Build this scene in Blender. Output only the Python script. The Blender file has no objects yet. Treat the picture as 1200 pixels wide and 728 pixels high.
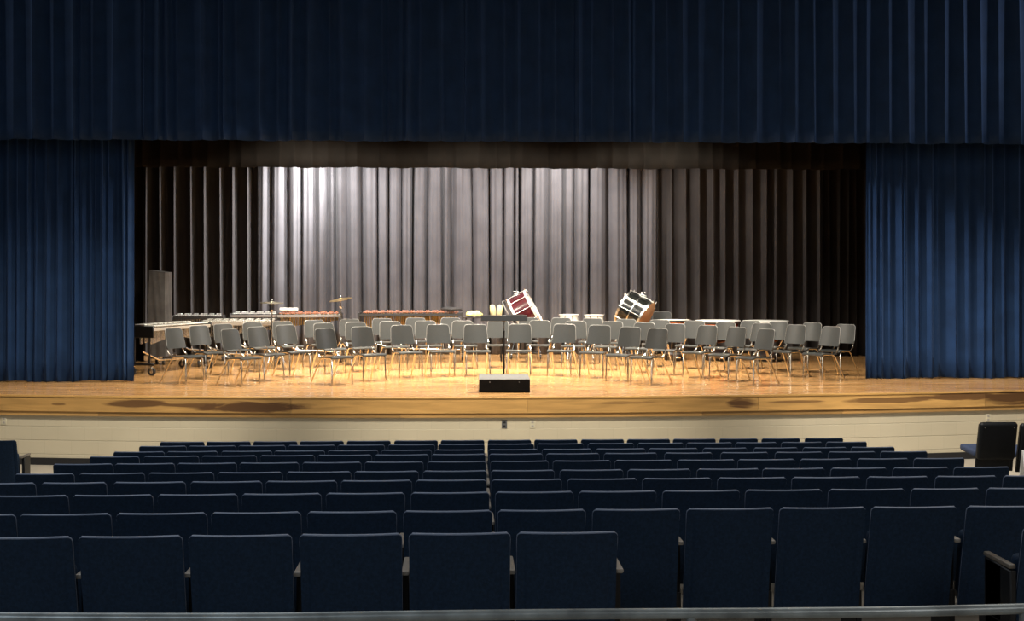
import bpy, bmesh, math, random
from mathutils import Vector, Matrix

random.seed(7)
C = bpy.context.scene.collection
PI = math.pi

# ------------------------------------------------------------------ survey of the place
F = 1414.0            # focal length in pixels of the 1200 px wide frame
HOR = 320.0           # horizon line
EYE = 2.82            # eye height above the flat floor in front of the stage
TH = 0.0435           # the camera is turned 2.5 degrees to the right of the hall's axis
ST = 1.03             # stage height
cT, sT = math.cos(TH), math.sin(TH)


def spot(px, d):
    """plan position at distance d along the view axis, on the bearing px"""
    u = (px - 600.0) / F
    return d * (u * cT + sT), d * (cT - u * sT)


def x_on(px, Y):
    """X of the bearing px on the plane at Y"""
    return Y * math.tan(math.atan((px - 600.0) / F) + TH)


# ------------------------------------------------------------------ object helpers
def tag(o, label=None, cat=None, group=None, kind=None):
    if label: o['label'] = label
    if cat: o['category'] = cat
    if group: o['group'] = group
    if kind: o['kind'] = kind
    return o


def thing(name, label, cat, loc=(0, 0, 0), rz=0.0, group=None):
    o = bpy.data.objects.new(name, None)
    o.empty_display_size = 0.1
    C.objects.link(o)
    o.location = loc
    o.rotation_euler = (0, 0, rz)
    return tag(o, label, cat, group)


def obj(name, bm, mat, parent=None, smooth=True, sharp=None):
    me = bpy.data.meshes.new(name)
    bmesh.ops.recalc_face_normals(bm, faces=bm.faces)
    bm.to_mesh(me)
    bm.free()
    if smooth:
        for p in me.polygons: p.use_smooth = True
        me.set_sharp_from_angle(angle=math.radians(sharp if sharp else 40))
    me.materials.append(mat)
    o = bpy.data.objects.new(name, me)
    C.objects.link(o)
    if parent: o.parent = parent
    return o


def struct(name, bm, mat, smooth=False):
    o = obj(name, bm, mat, None, smooth)
    o['kind'] = 'structure'
    return o


def kids(o):
    return list(o.children)


def dup(root, loc, rz=0.0, label=None, group=None, name=None):
    r = root.copy(); C.objects.link(r)
    if name: r.name = name
    r.location = loc; r.rotation_euler = (0, 0, rz)
    if label: r['label'] = label
    if group: r['group'] = group
    for ch in kids(root):
        c = ch.copy(); C.objects.link(c); c.parent = r
        for g in kids(ch):
            d = g.copy(); C.objects.link(d); d.parent = c
    return r


# ------------------------------------------------------------------ mesh helpers
def B(): return bmesh.new()


def add_box(bm, c, s, M=None, bev=0.0, seg=2):
    t = bmesh.new()
    bmesh.ops.create_cube(t, size=1.0)
    for v in t.verts: v.co = Vector((v.co.x * s[0], v.co.y * s[1], v.co.z * s[2]))
    if bev > 0:
        bmesh.ops.bevel(t, geom=list(t.edges), offset=bev, segments=seg, affect='EDGES', profile=0.5)
    for v in t.verts:
        p = v.co if M is None else M @ v.co
        v.co = p + Vector(c)
    merge(bm, t)
    return bm


def merge(bm, t):
    vm = {v: bm.verts.new(v.co) for v in t.verts}
    for f in t.faces:
        try: bm.faces.new([vm[v] for v in f.verts])
        except ValueError: pass
    t.free()


def add_tube(bm, pts, r, n=8, closed=False, caps=True):
    """round bar through pts; r a number or one radius per point"""
    pts = [Vector(p) for p in pts]
    m = len(pts)
    rr = r if isinstance(r, (list, tuple)) else [r] * m
    rings = []
    prev = None
    for i, p in enumerate(pts):
        if closed:
            t = (pts[(i + 1) % m] - pts[i - 1]).normalized()
        else:
            t = (pts[min(i + 1, m - 1)] - pts[max(i - 1, 0)]).normalized()
        if prev is None:
            a = Vector((0, 0, 1)) if abs(t.z) < 0.9 else Vector((1, 0, 0))
            nrm = t.cross(a).normalized()
        else:
            nrm = (prev - t * prev.dot(t)).normalized()
        prev = nrm
        b = t.cross(nrm)
        rings.append([bm.verts.new(p + (nrm * math.cos(2 * PI * k / n) + b * math.sin(2 * PI * k / n)) * rr[i]) for k in range(n)])
    for i in range(m if closed else m - 1):
        a, b = rings[i], rings[(i + 1) % m]
        for k in range(n):
            bm.faces.new((a[k], a[(k + 1) % n], b[(k + 1) % n], b[k]))
    if caps and not closed:
        bm.faces.new(rings[0]); bm.faces.new(rings[-1][::-1])
    return bm


def add_lathe(bm, prof, n=24, M=None, o=(0, 0, 0)):
    """profile of (radius, z) spun about z"""
    M = M or Matrix.Identity(3)
    o = Vector(o)
    rows = []
    for r, z in prof:
        if r < 1e-5:
            rows.append([bm.verts.new(M @ Vector((0, 0, z)) + o)])
        else:
            rows.append([bm.verts.new(M @ Vector((r * math.cos(2 * PI * k / n), r * math.sin(2 * PI * k / n), z)) + o) for k in range(n)])
    for a, b in zip(rows, rows[1:]):
        if len(a) == 1 and len(b) == 1: continue
        for k in range(n):
            k2 = (k + 1) % n
            if len(a) == 1: bm.faces.new((a[0], b[k], b[k2]))
            elif len(b) == 1: bm.faces.new((a[k], a[k2], b[0]))
            else: bm.faces.new((a[k], a[k2], b[k2], b[k]))
    return bm


RX = lambda a: Matrix.Rotation(a, 3, 'X')
RY = lambda a: Matrix.Rotation(a, 3, 'Y')
RZ = lambda a: Matrix.Rotation(a, 3, 'Z')


def add_shell(bm, cols, rows, front, back):
    """closed sheet from two functions (s,t)->point, s,t in 0..1"""
    fa = [[bm.verts.new(front(s, t)) for s in cols] for t in rows]
    ba = [[bm.verts.new(back(s, t)) for s in cols] for t in rows]
    nc, nr = len(cols), len(rows)
    for j in range(nr - 1):
        for i in range(nc - 1):
            bm.faces.new((fa[j][i], fa[j][i + 1], fa[j + 1][i + 1], fa[j + 1][i]))
            bm.faces.new((ba[j][i], ba[j + 1][i], ba[j + 1][i + 1], ba[j][i + 1]))
    for i in range(nc - 1):
        bm.faces.new((fa[0][i], ba[0][i], ba[0][i + 1], fa[0][i + 1]))
        bm.faces.new((fa[-1][i], fa[-1][i + 1], ba[-1][i + 1], ba[-1][i]))
    for j in range(nr - 1):
        bm.faces.new((fa[j][0], fa[j + 1][0], ba[j + 1][0], ba[j][0]))
        bm.faces.new((fa[j][-1], ba[j][-1], ba[j + 1][-1], fa[j + 1][-1]))
    return bm


# ------------------------------------------------------------------ materials
def mat(name, col, rough=0.5, metal=0.0, spec=0.5, noise=0.0, nscale=20.0, sheen=0.0, coat=0.0, bump=0.0, bscale=80.0, emit=0.0):
    m = bpy.data.materials.new(name); m.use_nodes = True
    nt = m.node_tree; b = nt.nodes['Principled BSDF']
    b.inputs['Roughness'].default_value = rough
    b.inputs['Metallic'].default_value = metal
    b.inputs['Specular IOR Level'].default_value = spec
    b.inputs['Sheen Weight'].default_value = sheen
    b.inputs['Sheen Roughness'].default_value = 0.4
    b.inputs['Coat Weight'].default_value = coat
    b.inputs['Base Color'].default_value = (*col, 1)
    tc = nt.nodes.new('ShaderNodeTexCoord')
    if noise > 0:
        n = nt.nodes.new('ShaderNodeTexNoise'); n.inputs['Scale'].default_value = nscale; n.inputs['Detail'].default_value = 4
        nt.links.new(tc.outputs['Object'], n.inputs['Vector'])
        r = nt.nodes.new('ShaderNodeValToRGB')
        r.color_ramp.elements[0].position = 0.3; r.color_ramp.elements[1].position = 0.7
        r.color_ramp.elements[0].color = (*[c * (1 - noise) for c in col], 1)
        r.color_ramp.elements[1].color = (*[min(1, c * (1 + noise)) for c in col], 1)
        nt.links.new(n.outputs['Fac'], r.inputs['Fac']); nt.links.new(r.outputs['Color'], b.inputs['Base Color'])
    if bump > 0:
        n2 = nt.nodes.new('ShaderNodeTexNoise'); n2.inputs['Scale'].default_value = bscale; n2.inputs['Detail'].default_value = 3
        nt.links.new(tc.outputs['Object'], n2.inputs['Vector'])
        bp = nt.nodes.new('ShaderNodeBump'); bp.inputs['Strength'].default_value = bump; bp.inputs['Distance'].default_value = 0.01
        nt.links.new(n2.outputs['Fac'], bp.inputs['Height']); nt.links.new(bp.outputs['Normal'], b.inputs['Normal'])
    return m


M = {}
M['navy_velvet'] = mat('navy_velvet', (0.0085, 0.024, 0.063), 0.8, spec=0.12, noise=0.18, nscale=3, sheen=0.55, bump=0.15, bscale=30)
M['navy_velvet'].node_tree.nodes['Principled BSDF'].inputs['Sheen Tint'].default_value = (0.20, 0.40, 0.90, 1)
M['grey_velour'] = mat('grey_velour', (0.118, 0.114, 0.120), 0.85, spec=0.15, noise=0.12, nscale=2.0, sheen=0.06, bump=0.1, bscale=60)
M['shaded_velour'] = mat('shaded_velour', (0.045, 0.041, 0.040), 0.85, spec=0.15, noise=0.12, nscale=2.0, sheen=0.3)  # grey velour darkened in colour to carry the shade at the curtain's ends
M['black_velour'] = mat('black_velour', (0.009, 0.0075, 0.0065), 0.9, spec=0.1, noise=0.25, nscale=2.5, sheen=0.05)
M['seat_fabric'] = mat('seat_fabric', (0.011, 0.028, 0.060), 0.75, spec=0.25, noise=0.25, nscale=60, bump=0.25, bscale=300)
M['lit_fabric_edge'] = mat('lit_fabric_edge', (0.20, 0.25, 0.36), 0.42, spec=0.4)  # edge band lightened to carry the light caught along the top rim
M['seat_pan_fabric'] = mat('seat_pan_fabric', (0.03, 0.042, 0.08), 0.8, spec=0.2, noise=0.2, nscale=60)
M['seat_black'] = mat('seat_black', (0.0035, 0.0045, 0.006), 0.5, spec=0.25, noise=0.2, nscale=30)
M['dark_iron'] = mat('dark_iron', (0.010, 0.010, 0.011), 0.45, spec=0.4)
M['arm_plastic'] = mat('arm_plastic', (0.34, 0.31, 0.27), 0.4, spec=0.4, noise=0.08, nscale=40)
M['arm_dark'] = mat('arm_dark', (0.16, 0.14, 0.115), 0.4, spec=0.4, noise=0.1, nscale=40)
M['rail_paint'] = mat('rail_paint', (0.30, 0.34, 0.35), 0.35, metal=0.35, noise=0.35, nscale=9)
M['chair_plastic'] = mat('chair_plastic', (0.040, 0.042, 0.041), 0.34, spec=0.5, noise=0.06, nscale=60)
M['chair_rim'] = mat('chair_rim', (0.22, 0.22, 0.21), 0.4, spec=0.5)
M['chrome'] = mat('chrome', (0.70, 0.66, 0.58), 0.22, metal=1.0)
M['rubber'] = mat('rubber', (0.02, 0.02, 0.02), 0.7)
M['black_paint'] = mat('black_paint', (0.006, 0.006, 0.0065), 0.4)
M['podium_black'] = mat('podium_black', (0.0035, 0.0028, 0.0022), 0.85, spec=0.12, noise=0.4, nscale=12)
M['podium_top'] = mat('podium_top', (0.16, 0.155, 0.15), 0.8, noise=0.2, nscale=50)
M['silver'] = mat('silver', (0.78, 0.78, 0.76), 0.25, metal=1.0)
M['alu_bar'] = mat('alu_bar', (0.74, 0.74, 0.70), 0.3, metal=0.6)
M['rosewood'] = mat('rosewood', (0.36, 0.15, 0.09), 0.35, noise=0.45, nscale=9)
M['brass'] = mat('brass', (0.75, 0.52, 0.20), 0.28, metal=1.0, noise=0.08, nscale=6)
M['cymbal_pale'] = mat('cymbal_pale', (0.80, 0.70, 0.46), 0.25, metal=1.0)
M['frame_grey'] = mat('frame_grey', (0.23, 0.22, 0.21), 0.45)
M['frame_dark'] = mat('frame_dark', (0.035, 0.033, 0.032), 0.45)
M['copper'] = mat('copper', (0.75, 0.22, 0.07), 0.25, metal=1.0, noise=0.1, nscale=10)
M['drum_head'] = mat('drum_head', (0.80, 0.77, 0.70), 0.5, noise=0.04, nscale=5)
M['head_tan'] = mat('head_tan', (0.62, 0.38, 0.22), 0.5, noise=0.1, nscale=5)
M['cover_white'] = mat('cover_white', (0.70, 0.69, 0.66), 0.6)
M['maroon'] = mat('maroon', (0.075, 0.010, 0.014), 0.25, coat=0.4, noise=0.3, nscale=5)
M['shell_black'] = mat('shell_black', (0.010, 0.011, 0.010), 0.2, coat=0.4, noise=0.3, nscale=6)
M['clear_head'] = mat('clear_head', (0.10, 0.10, 0.10), 0.3)
M['cover_cloth'] = mat('cover_cloth', (0.11, 0.108, 0.108), 0.75, noise=0.25, nscale=4, bump=0.4, bscale=8)
M['black_cloth'] = mat('black_cloth', (0.025, 0.022, 0.022), 0.85, noise=0.3, nscale=10)
M['yellow_cloth'] = mat('yellow_cloth', (0.72, 0.60, 0.22), 0.7, noise=0.3, nscale=18)
M['pale_wood'] = mat('pale_wood', (0.70, 0.58, 0.33), 0.45, noise=0.18, nscale=14)
M['paper'] = mat('paper', (0.85, 0.85, 0.83), 0.7)
M['towel'] = mat('towel', (0.82, 0.80, 0.76), 0.9, noise=0.06, nscale=30)
M['ivory_plate'] = mat('ivory_plate', (0.52, 0.47, 0.34), 0.4)
M['steel_plate'] = mat('steel_plate', (0.13, 0.13, 0.13), 0.4, metal=0.4)
M['baseboard'] = mat('baseboard', (0.010, 0.010, 0.012), 0.5)
M['hall_paint'] = mat('hall_paint', (0.30, 0.28, 0.25), 0.8, noise=0.05, nscale=3)
M['dark_paint'] = mat('dark_paint', (0.03, 0.03, 0.03), 0.9)
M['concrete'] = mat('concrete', (0.36, 0.32, 0.26), 0.4, noise=0.12, nscale=4)


def nodes(m): return m.node_tree.nodes, m.node_tree.links


def stage_wood():
    m = bpy.data.materials.new('stage_maple'); m.use_nodes = True
    N, L = nodes(m); b = N['Principled BSDF']
    tc = N.new('ShaderNodeTexCoord')
    br = N.new('ShaderNodeTexBrick')
    br.inputs['Scale'].default_value = 1.0
    br.inputs['Brick Width'].default_value = 1.1
    br.inputs['Row Height'].default_value = 0.083
    br.inputs['Mortar Size'].default_value = 0.0012
    br.inputs['Color1'].default_value = (0.60, 0.355, 0.155, 1)
    br.inputs['Color2'].default_value = (0.50, 0.275, 0.10, 1)
    br.inputs['Mortar'].default_value = (0.20, 0.10, 0.04, 1)
    br.offset = 0.37; br.offset_frequency = 3
    L.new(tc.outputs['Object'], br.inputs['Vector'])
    mp = N.new('ShaderNodeMapping'); mp.inputs['Scale'].default_value = (1.3, 14, 1)
    L.new(tc.outputs['Object'], mp.inputs['Vector'])
    n = N.new('ShaderNodeTexNoise'); n.inputs['Scale'].default_value = 1.4; n.inputs['Detail'].default_value = 5
    L.new(mp.outputs['Vector'], n.inputs['Vector'])
    r = N.new('ShaderNodeValToRGB')
    r.color_ramp.elements[0].position = 0.32; r.color_ramp.elements[0].color = (0.62, 0.50, 0.42, 1)
    r.color_ramp.elements[1].position = 0.58; r.color_ramp.elements[1].color = (1.05, 1.05, 1.05, 1)
    L.new(n.outputs['Fac'], r.inputs['Fac'])
    mx = N.new('ShaderNodeMix'); mx.data_type = 'RGBA'; mx.blend_type = 'MULTIPLY'; mx.inputs['Factor'].default_value = 1
    L.new(br.outputs['Color'], mx.inputs['A']); L.new(r.outputs['Color'], mx.inputs['B'])
    L.new(mx.outputs['Result'], b.inputs['Base Color'])
    b.inputs['Roughness'].default_value = 0.17
    b.inputs['Specular IOR Level'].default_value = 0.45
    bp = N.new('ShaderNodeBump'); bp.inputs['Strength'].default_value = 0.08; bp.inputs['Distance'].default_value = 0.003
    L.new(n.outputs['Fac'], bp.inputs['Height']); L.new(bp.outputs['Normal'], b.inputs['Normal'])
    return m


def fascia_wood(name, base, dark, streaks):
    """varnished boards with dark heartwood runs; uv.x = metres along the stage edge, uv.y = height"""
    m = bpy.data.materials.new(name); m.use_nodes = True
    N, L = nodes(m); b = N['Principled BSDF']
    uv = N.new('ShaderNodeUVMap')
    sp = N.new('ShaderNodeSeparateXYZ'); L.new(uv.outputs['UV'], sp.inputs['Vector'])
    mp = N.new('ShaderNodeMapping'); mp.inputs['Scale'].default_value = (0.9, 9, 1)
    L.new(uv.outputs['UV'], mp.inputs['Vector'])
    n = N.new('ShaderNodeTexNoise'); n.inputs['Scale'].default_value = 1.6; n.inputs['Detail'].default_value = 5; n.inputs['Distortion'].default_value = 0.6
    L.new(mp.outputs['Vector'], n.inputs['Vector'])
    r = N.new('ShaderNodeValToRGB')
    r.color_ramp.elements[0].position = 0.3; r.color_ramp.elements[0].color = (*[c * 0.78 for c in base], 1)
    r.color_ramp.elements[1].position = 0.7; r.color_ramp.elements[1].color = (*[c * 1.15 for c in base], 1)
    L.new(n.outputs['Fac'], r.inputs['Fac'])
    col = r.outputs['Color']
    n2 = N.new('ShaderNodeTexNoise'); n2.inputs['Scale'].default_value = 1.0; n2.inputs['Detail'].default_value = 4; n2.inputs['Distortion'].default_value = 0.8
    mp2 = N.new('ShaderNodeMapping'); mp2.inputs['Scale'].default_value = (1.6, 11, 1); L.new(uv.outputs['UV'], mp2.inputs['Vector']); L.new(mp2.outputs['Vector'], n2.inputs['Vector'])

    def math_(op, a, bb=None, c=None):
        q = N.new('ShaderNodeMath'); q.operation = op
        for i, v in enumerate((a, bb, c)):
            if v is None: continue
            if isinstance(v, (int, float)): q.inputs[i].default_value = v
            else: L.new(v, q.inputs[i])
        return q.outputs[0]
    tot = None
    for x0, x1, z0, hw, s in streaks:          # lens-shaped dark runs in the boards
        cx, hl = (x0 + x1) / 2, (x1 - x0) / 2
        dx = math_('DIVIDE', math_('SUBTRACT', sp.outputs['X'], cx), hl)
        dz = math_('DIVIDE', math_('SUBTRACT', sp.outputs['Y'], z0), hw)
        d2 = math_('ADD', math_('MULTIPLY', dx, dx), math_('MULTIPLY', dz, dz))
        w = math_('SUBTRACT', 1.25, d2)
        w = math_('ADD', w, math_('MULTIPLY', math_('SUBTRACT', n2.outputs['Fac'], 0.5), 2.6))
        q = N.new('ShaderNodeMapRange'); q.inputs['From Min'].default_value = 0.15; q.inputs['From Max'].default_value = 0.75
        L.new(w, q.inputs['Value'])
        v = math_('MULTIPLY', q.outputs['Result'], s)
        tot = v if tot is None else math_('MAXIMUM', tot, v)
    if tot is not None:
        mx = N.new('ShaderNodeMix'); mx.data_type = 'RGBA'
        L.new(tot, mx.inputs['Factor']); L.new(col, mx.inputs['A']); mx.inputs['B'].default_value = (*dark, 1)
        col = mx.outputs['Result']
    at = N.new('ShaderNodeAttribute'); at.attribute_name = 'tone'
    mm = N.new('ShaderNodeMix'); mm.data_type = 'RGBA'; mm.blend_type = 'MULTIPLY'; mm.inputs['Factor'].default_value = 1
    L.new(col, mm.inputs['A']); L.new(at.outputs['Color'], mm.inputs['B'])
    L.new(mm.outputs['Result'], b.inputs['Base Color'])
    b.inputs['Roughness'].default_value = 0.38
    return m


def block_wall():
    m = bpy.data.materials.new('painted_block'); m.use_nodes = True
    N, L = nodes(m); b = N['Principled BSDF']
    uv = N.new('ShaderNodeUVMap')
    br = N.new('ShaderNodeTexBrick'); br.inputs['Scale'].default_value = 1.0
    br.inputs['Brick Width'].default_value = 0.406; br.inputs['Row Height'].default_value = 0.2032
    br.inputs['Mortar Size'].default_value = 0.006; br.inputs['Mortar Smooth'].default_value = 0.4
    br.inputs['Color1'].default_value = (0.52, 0.455, 0.33, 1); br.inputs['Color2'].default_value = (0.50, 0.44, 0.32, 1)
    br.inputs['Mortar'].default_value = (0.48, 0.42, 0.305, 1)
    L.new(uv.outputs['UV'], br.inputs['Vector'])
    n = N.new('ShaderNodeTexNoise'); n.inputs['Scale'].default_value = 1.3; n.inputs['Detail'].default_value = 4
    L.new(uv.outputs['UV'], n.inputs['Vector'])
    r = N.new('ShaderNodeValToRGB'); r.color_ramp.elements[0].color = (0.88, 0.87, 0.85, 1); r.color_ramp.elements[1].color = (1.06, 1.06, 1.05, 1)
    L.new(n.outputs['Fac'], r.inputs['Fac'])
    mx = N.new('ShaderNodeMix'); mx.data_type = 'RGBA'; mx.blend_type = 'MULTIPLY'; mx.inputs['Factor'].default_value = 1
    L.new(br.outputs['Color'], mx.inputs['A']); L.new(r.outputs['Color'], mx.inputs['B']); L.new(mx.outputs['Result'], b.inputs['Base Color'])
    b.inputs['Roughness'].default_value = 0.45
    # only the bed joints still read through the paint
    mp = N.new('ShaderNodeMapping'); mp.inputs['Scale'].default_value = (0.001, 1, 1); L.new(uv.outputs['UV'], mp.inputs['Vector'])
    br2 = N.new('ShaderNodeTexBrick'); br2.inputs['Scale'].default_value = 1.0; br2.inputs['Brick Width'].default_value = 50; br2.inputs['Row Height'].default_value = 0.2032
    br2.inputs['Mortar Size'].default_value = 0.008; br2.inputs['Mortar Smooth'].default_value = 0.6; L.new(mp.outputs['Vector'], br2.inputs['Vector'])
    bp = N.new('ShaderNodeBump'); bp.inputs['Strength'].default_value = 0.9; bp.inputs['Distance'].default_value = 0.008; bp.invert = True
    L.new(br2.outputs['Fac'], bp.inputs['Height']); L.new(bp.outputs['Normal'], b.inputs['Normal'])
    return m


M['stage_maple'] = stage_wood()
M['painted_block'] = block_wall()


# ------------------------------------------------------------------ the hall
SX = 0.9                                    # centre line of the stage


def lip_y(x): return 17.40 + (x - SX) ** 2 / 88.0


# seat rows: distance from the camera and height of the top of the backs at the middle of each row
ROW_Y = [6.0 + 0.8922 * k for k in range(10)]
ROW_PX = [626.0, 599.5, 578.0, 563.2, 552.5, 541.5, 533.0, 527.6, 521.2, 516.5]
ROW_TOP = [EYE - (p - HOR) * d / F for p, d in zip(ROW_PX, ROW_Y)]
SEAT_H = 0.83
ROW_Z = [t - SEAT_H for t in ROW_TOP]


def floor_z(y):
    pts = [(-8.0, 1.80)] + [(0.0, 1.17), (4.0, 0.845)] + list(zip(ROW_Y, ROW_Z)) + [(14.6, 0.0), (40, 0.0)]
    for (a, za), (b, zb) in zip(pts, pts[1:]):
        if a <= y <= b: return za + (zb - za) * (y - a) / (b - a)
    return 0.0


W0, W1 = -13.0, 14.0                        # side walls of the hall
bm = B()
ys = [-8, 0, 4] + ROW_Y + [14.6, 17.0, 19.4]
prev = None
for y in ys:
    row = [bm.verts.new((x, y, floor_z(y))) for x in (W0, W1)]
    if prev: bm.faces.new((prev[0], prev[1], row[1], row[0]))
    prev = row
struct('floor', bm, M['concrete'])

bm = B(); add_box(bm, (W0 - 0.1, 9.5, 4.3), (0.2, 35, 9)); struct('wall_left', bm, M['hall_paint'])
bm = B(); add_box(bm, (W1 + 0.1, 9.5, 4.3), (0.2, 35, 9)); struct('wall_right', bm, M['hall_paint'])
bm = B(); add_box(bm, (0.5, -8.1, 4.3), (27.4, 0.2, 9)); struct('wall_rear', bm, M['hall_paint'])
bm = B(); add_box(bm, (0.5, 5.75, 8.6), (27.4, 27.9, 0.2)); struct('ceiling', bm, M['hall_paint'])
bm = B(); add_box(bm, (0.5, 27.6, 5.0), (27.4, 0.2, 9)); struct('wall_stage_back', bm, M['dark_paint'])
bm = B(); add_box(bm, (0.5, 23.7, 9.3), (27.4, 8.0, 0.2)); struct('ceiling_stage', bm, M['dark_paint'])

# stage floor and its curved edge
XS = [W0 + (W1 - W0) * i / 90 for i in range(91)]
bm = B()
a = [bm.verts.new((x, lip_y(x), ST)) for x in XS]
b_ = [bm.verts.new((x, 27.6, ST)) for x in XS]
for i in range(90): bm.faces.new((a[i], a[i + 1], b_[i + 1], b_[i]))
struct('floor_stage', bm, M['stage_maple'])


def arc_strip(bm, off, z0, z1, thick, xa=W0, xb=W1, n=90, zref=0.0):
    """curved board following the stage edge, front face off metres behind the lip"""
    uvl = bm.loops.layers.uv.verify()
    xs = [xa + (xb - xa) * i / n for i in range(n + 1)]
    s = [0.0]
    v = []
    for x in xs:
        y = lip_y(x) + off
        v.append([bm.verts.new((x, y, z0)), bm.verts.new((x, y, z1)), bm.verts.new((x, y + thick, z1)), bm.verts.new((x, y + thick, z0))])
    for i in range(n):
        for k in range(4):
            f = bm.faces.new((v[i][k], v[i + 1][k], v[i + 1][(k + 1) % 4], v[i][(k + 1) % 4]))
            for l in f.loops: l[uvl].uv = (l.vert.co.x, l.vert.co.z - zref)
    for e in (0, n): bm.faces.new(v[e])
    return bm


def toned_boards(bm, joints, off, z0, z1, thick, tones):
    for (xa, xb), _t in zip(zip(joints, joints[1:]), tones):
        arc_strip(bm, off, z0, z1, thick, xa + 0.002, xb - 0.002, max(4, int((xb - xa) * 4)), z0)


def paint_tone(o, joints, tones):
    at = o.data.color_attributes.new('tone', 'FLOAT_COLOR', 'CORNER')
    for p in o.data.polygons:
        c = p.center.x
        k = sum(1 for j in joints[1:-1] if c > j)
        for li in p.loop_indices: at.data[li].color = (*[tones[k] * q for q in (1, 1, 1)], 1)


def lx(px, d=17.6): return spot(px, d)[0]


J1 = [W0, lx(-420), lx(341, 17.4), lx(618, 17.4), lx(887, 17.8), lx(1154, 18.3), W1]
T1 = [1.0, 0.95, 1.02, 0.97, 0.85, 1.0]
T1 = [0.95, 0.92, 1.12, 1.0, 1.15, 0.85]
streaks = [(lx(120), lx(200), 0.125, 0.062, 0.9), (lx(180), lx(290), 0.105, 0.030, 0.85), (lx(225), lx(368), 0.085, 0.078, 0.95),
           (lx(58), lx(76), 0.11, 0.024, 0.7), (lx(690), lx(770), 0.14, 0.022, 0.5), (lx(852), lx(893), 0.12, 0.075, 0.95), (lx(893), lx(970), 0.125, 0.022, 0.7),
           (lx(985, 18.2), lx(1100, 18.2), 0.125, 0.045, 0.8), (lx(1060, 18.3), lx(1180, 18.3), 0.165, 0.06, 0.9), (lx(1150, 18.4), lx(1230, 18.4), 0.12, 0.11, 0.95)]
wood1 = fascia_wood('fascia_board', (0.47, 0.265, 0.085), (0.10, 0.045, 0.018), streaks)
wood2 = fascia_wood('fascia_moulding', (0.40, 0.225, 0.075), (0.10, 0.045, 0.018), [])
bm = B(); toned_boards(bm, J1, 0.0, ST - 0.235, ST - 0.002, 0.05, T1)
o = struct('trim_1', bm, wood1); paint_tone(o, J1, T1)
bm = B(); arc_strip(bm, -0.012, ST - 0.022, ST + 0.001, 0.06, zref=ST - 0.235)
o = struct('trim_2', bm, wood1); paint_tone(o, [W0, W1], [1.12])
J2 = [W0, lx(-300), lx(115), lx(470), lx(822, 17.7), lx(985, 18.0), W1]
T2 = [1, 1.1, 0.8, 1.05, 0.72, 1.0]
bm = B(); toned_boards(bm, J2, 0.02, ST - 0.30, ST - 0.237, 0.05, T2)
o = struct('trim_3', bm, wood2); paint_tone(o, J2, T2)
bm = B(); arc_strip(bm, 0.06, 0.0, ST - 0.29, 0.2, zref=-0.046); struct('wall_front', bm, M['painted_block'])
bm = B(); arc_strip(bm, 0.045, 0.0, 0.105, 0.014); struct('baseboard_front', bm, M['baseboard'])


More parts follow.
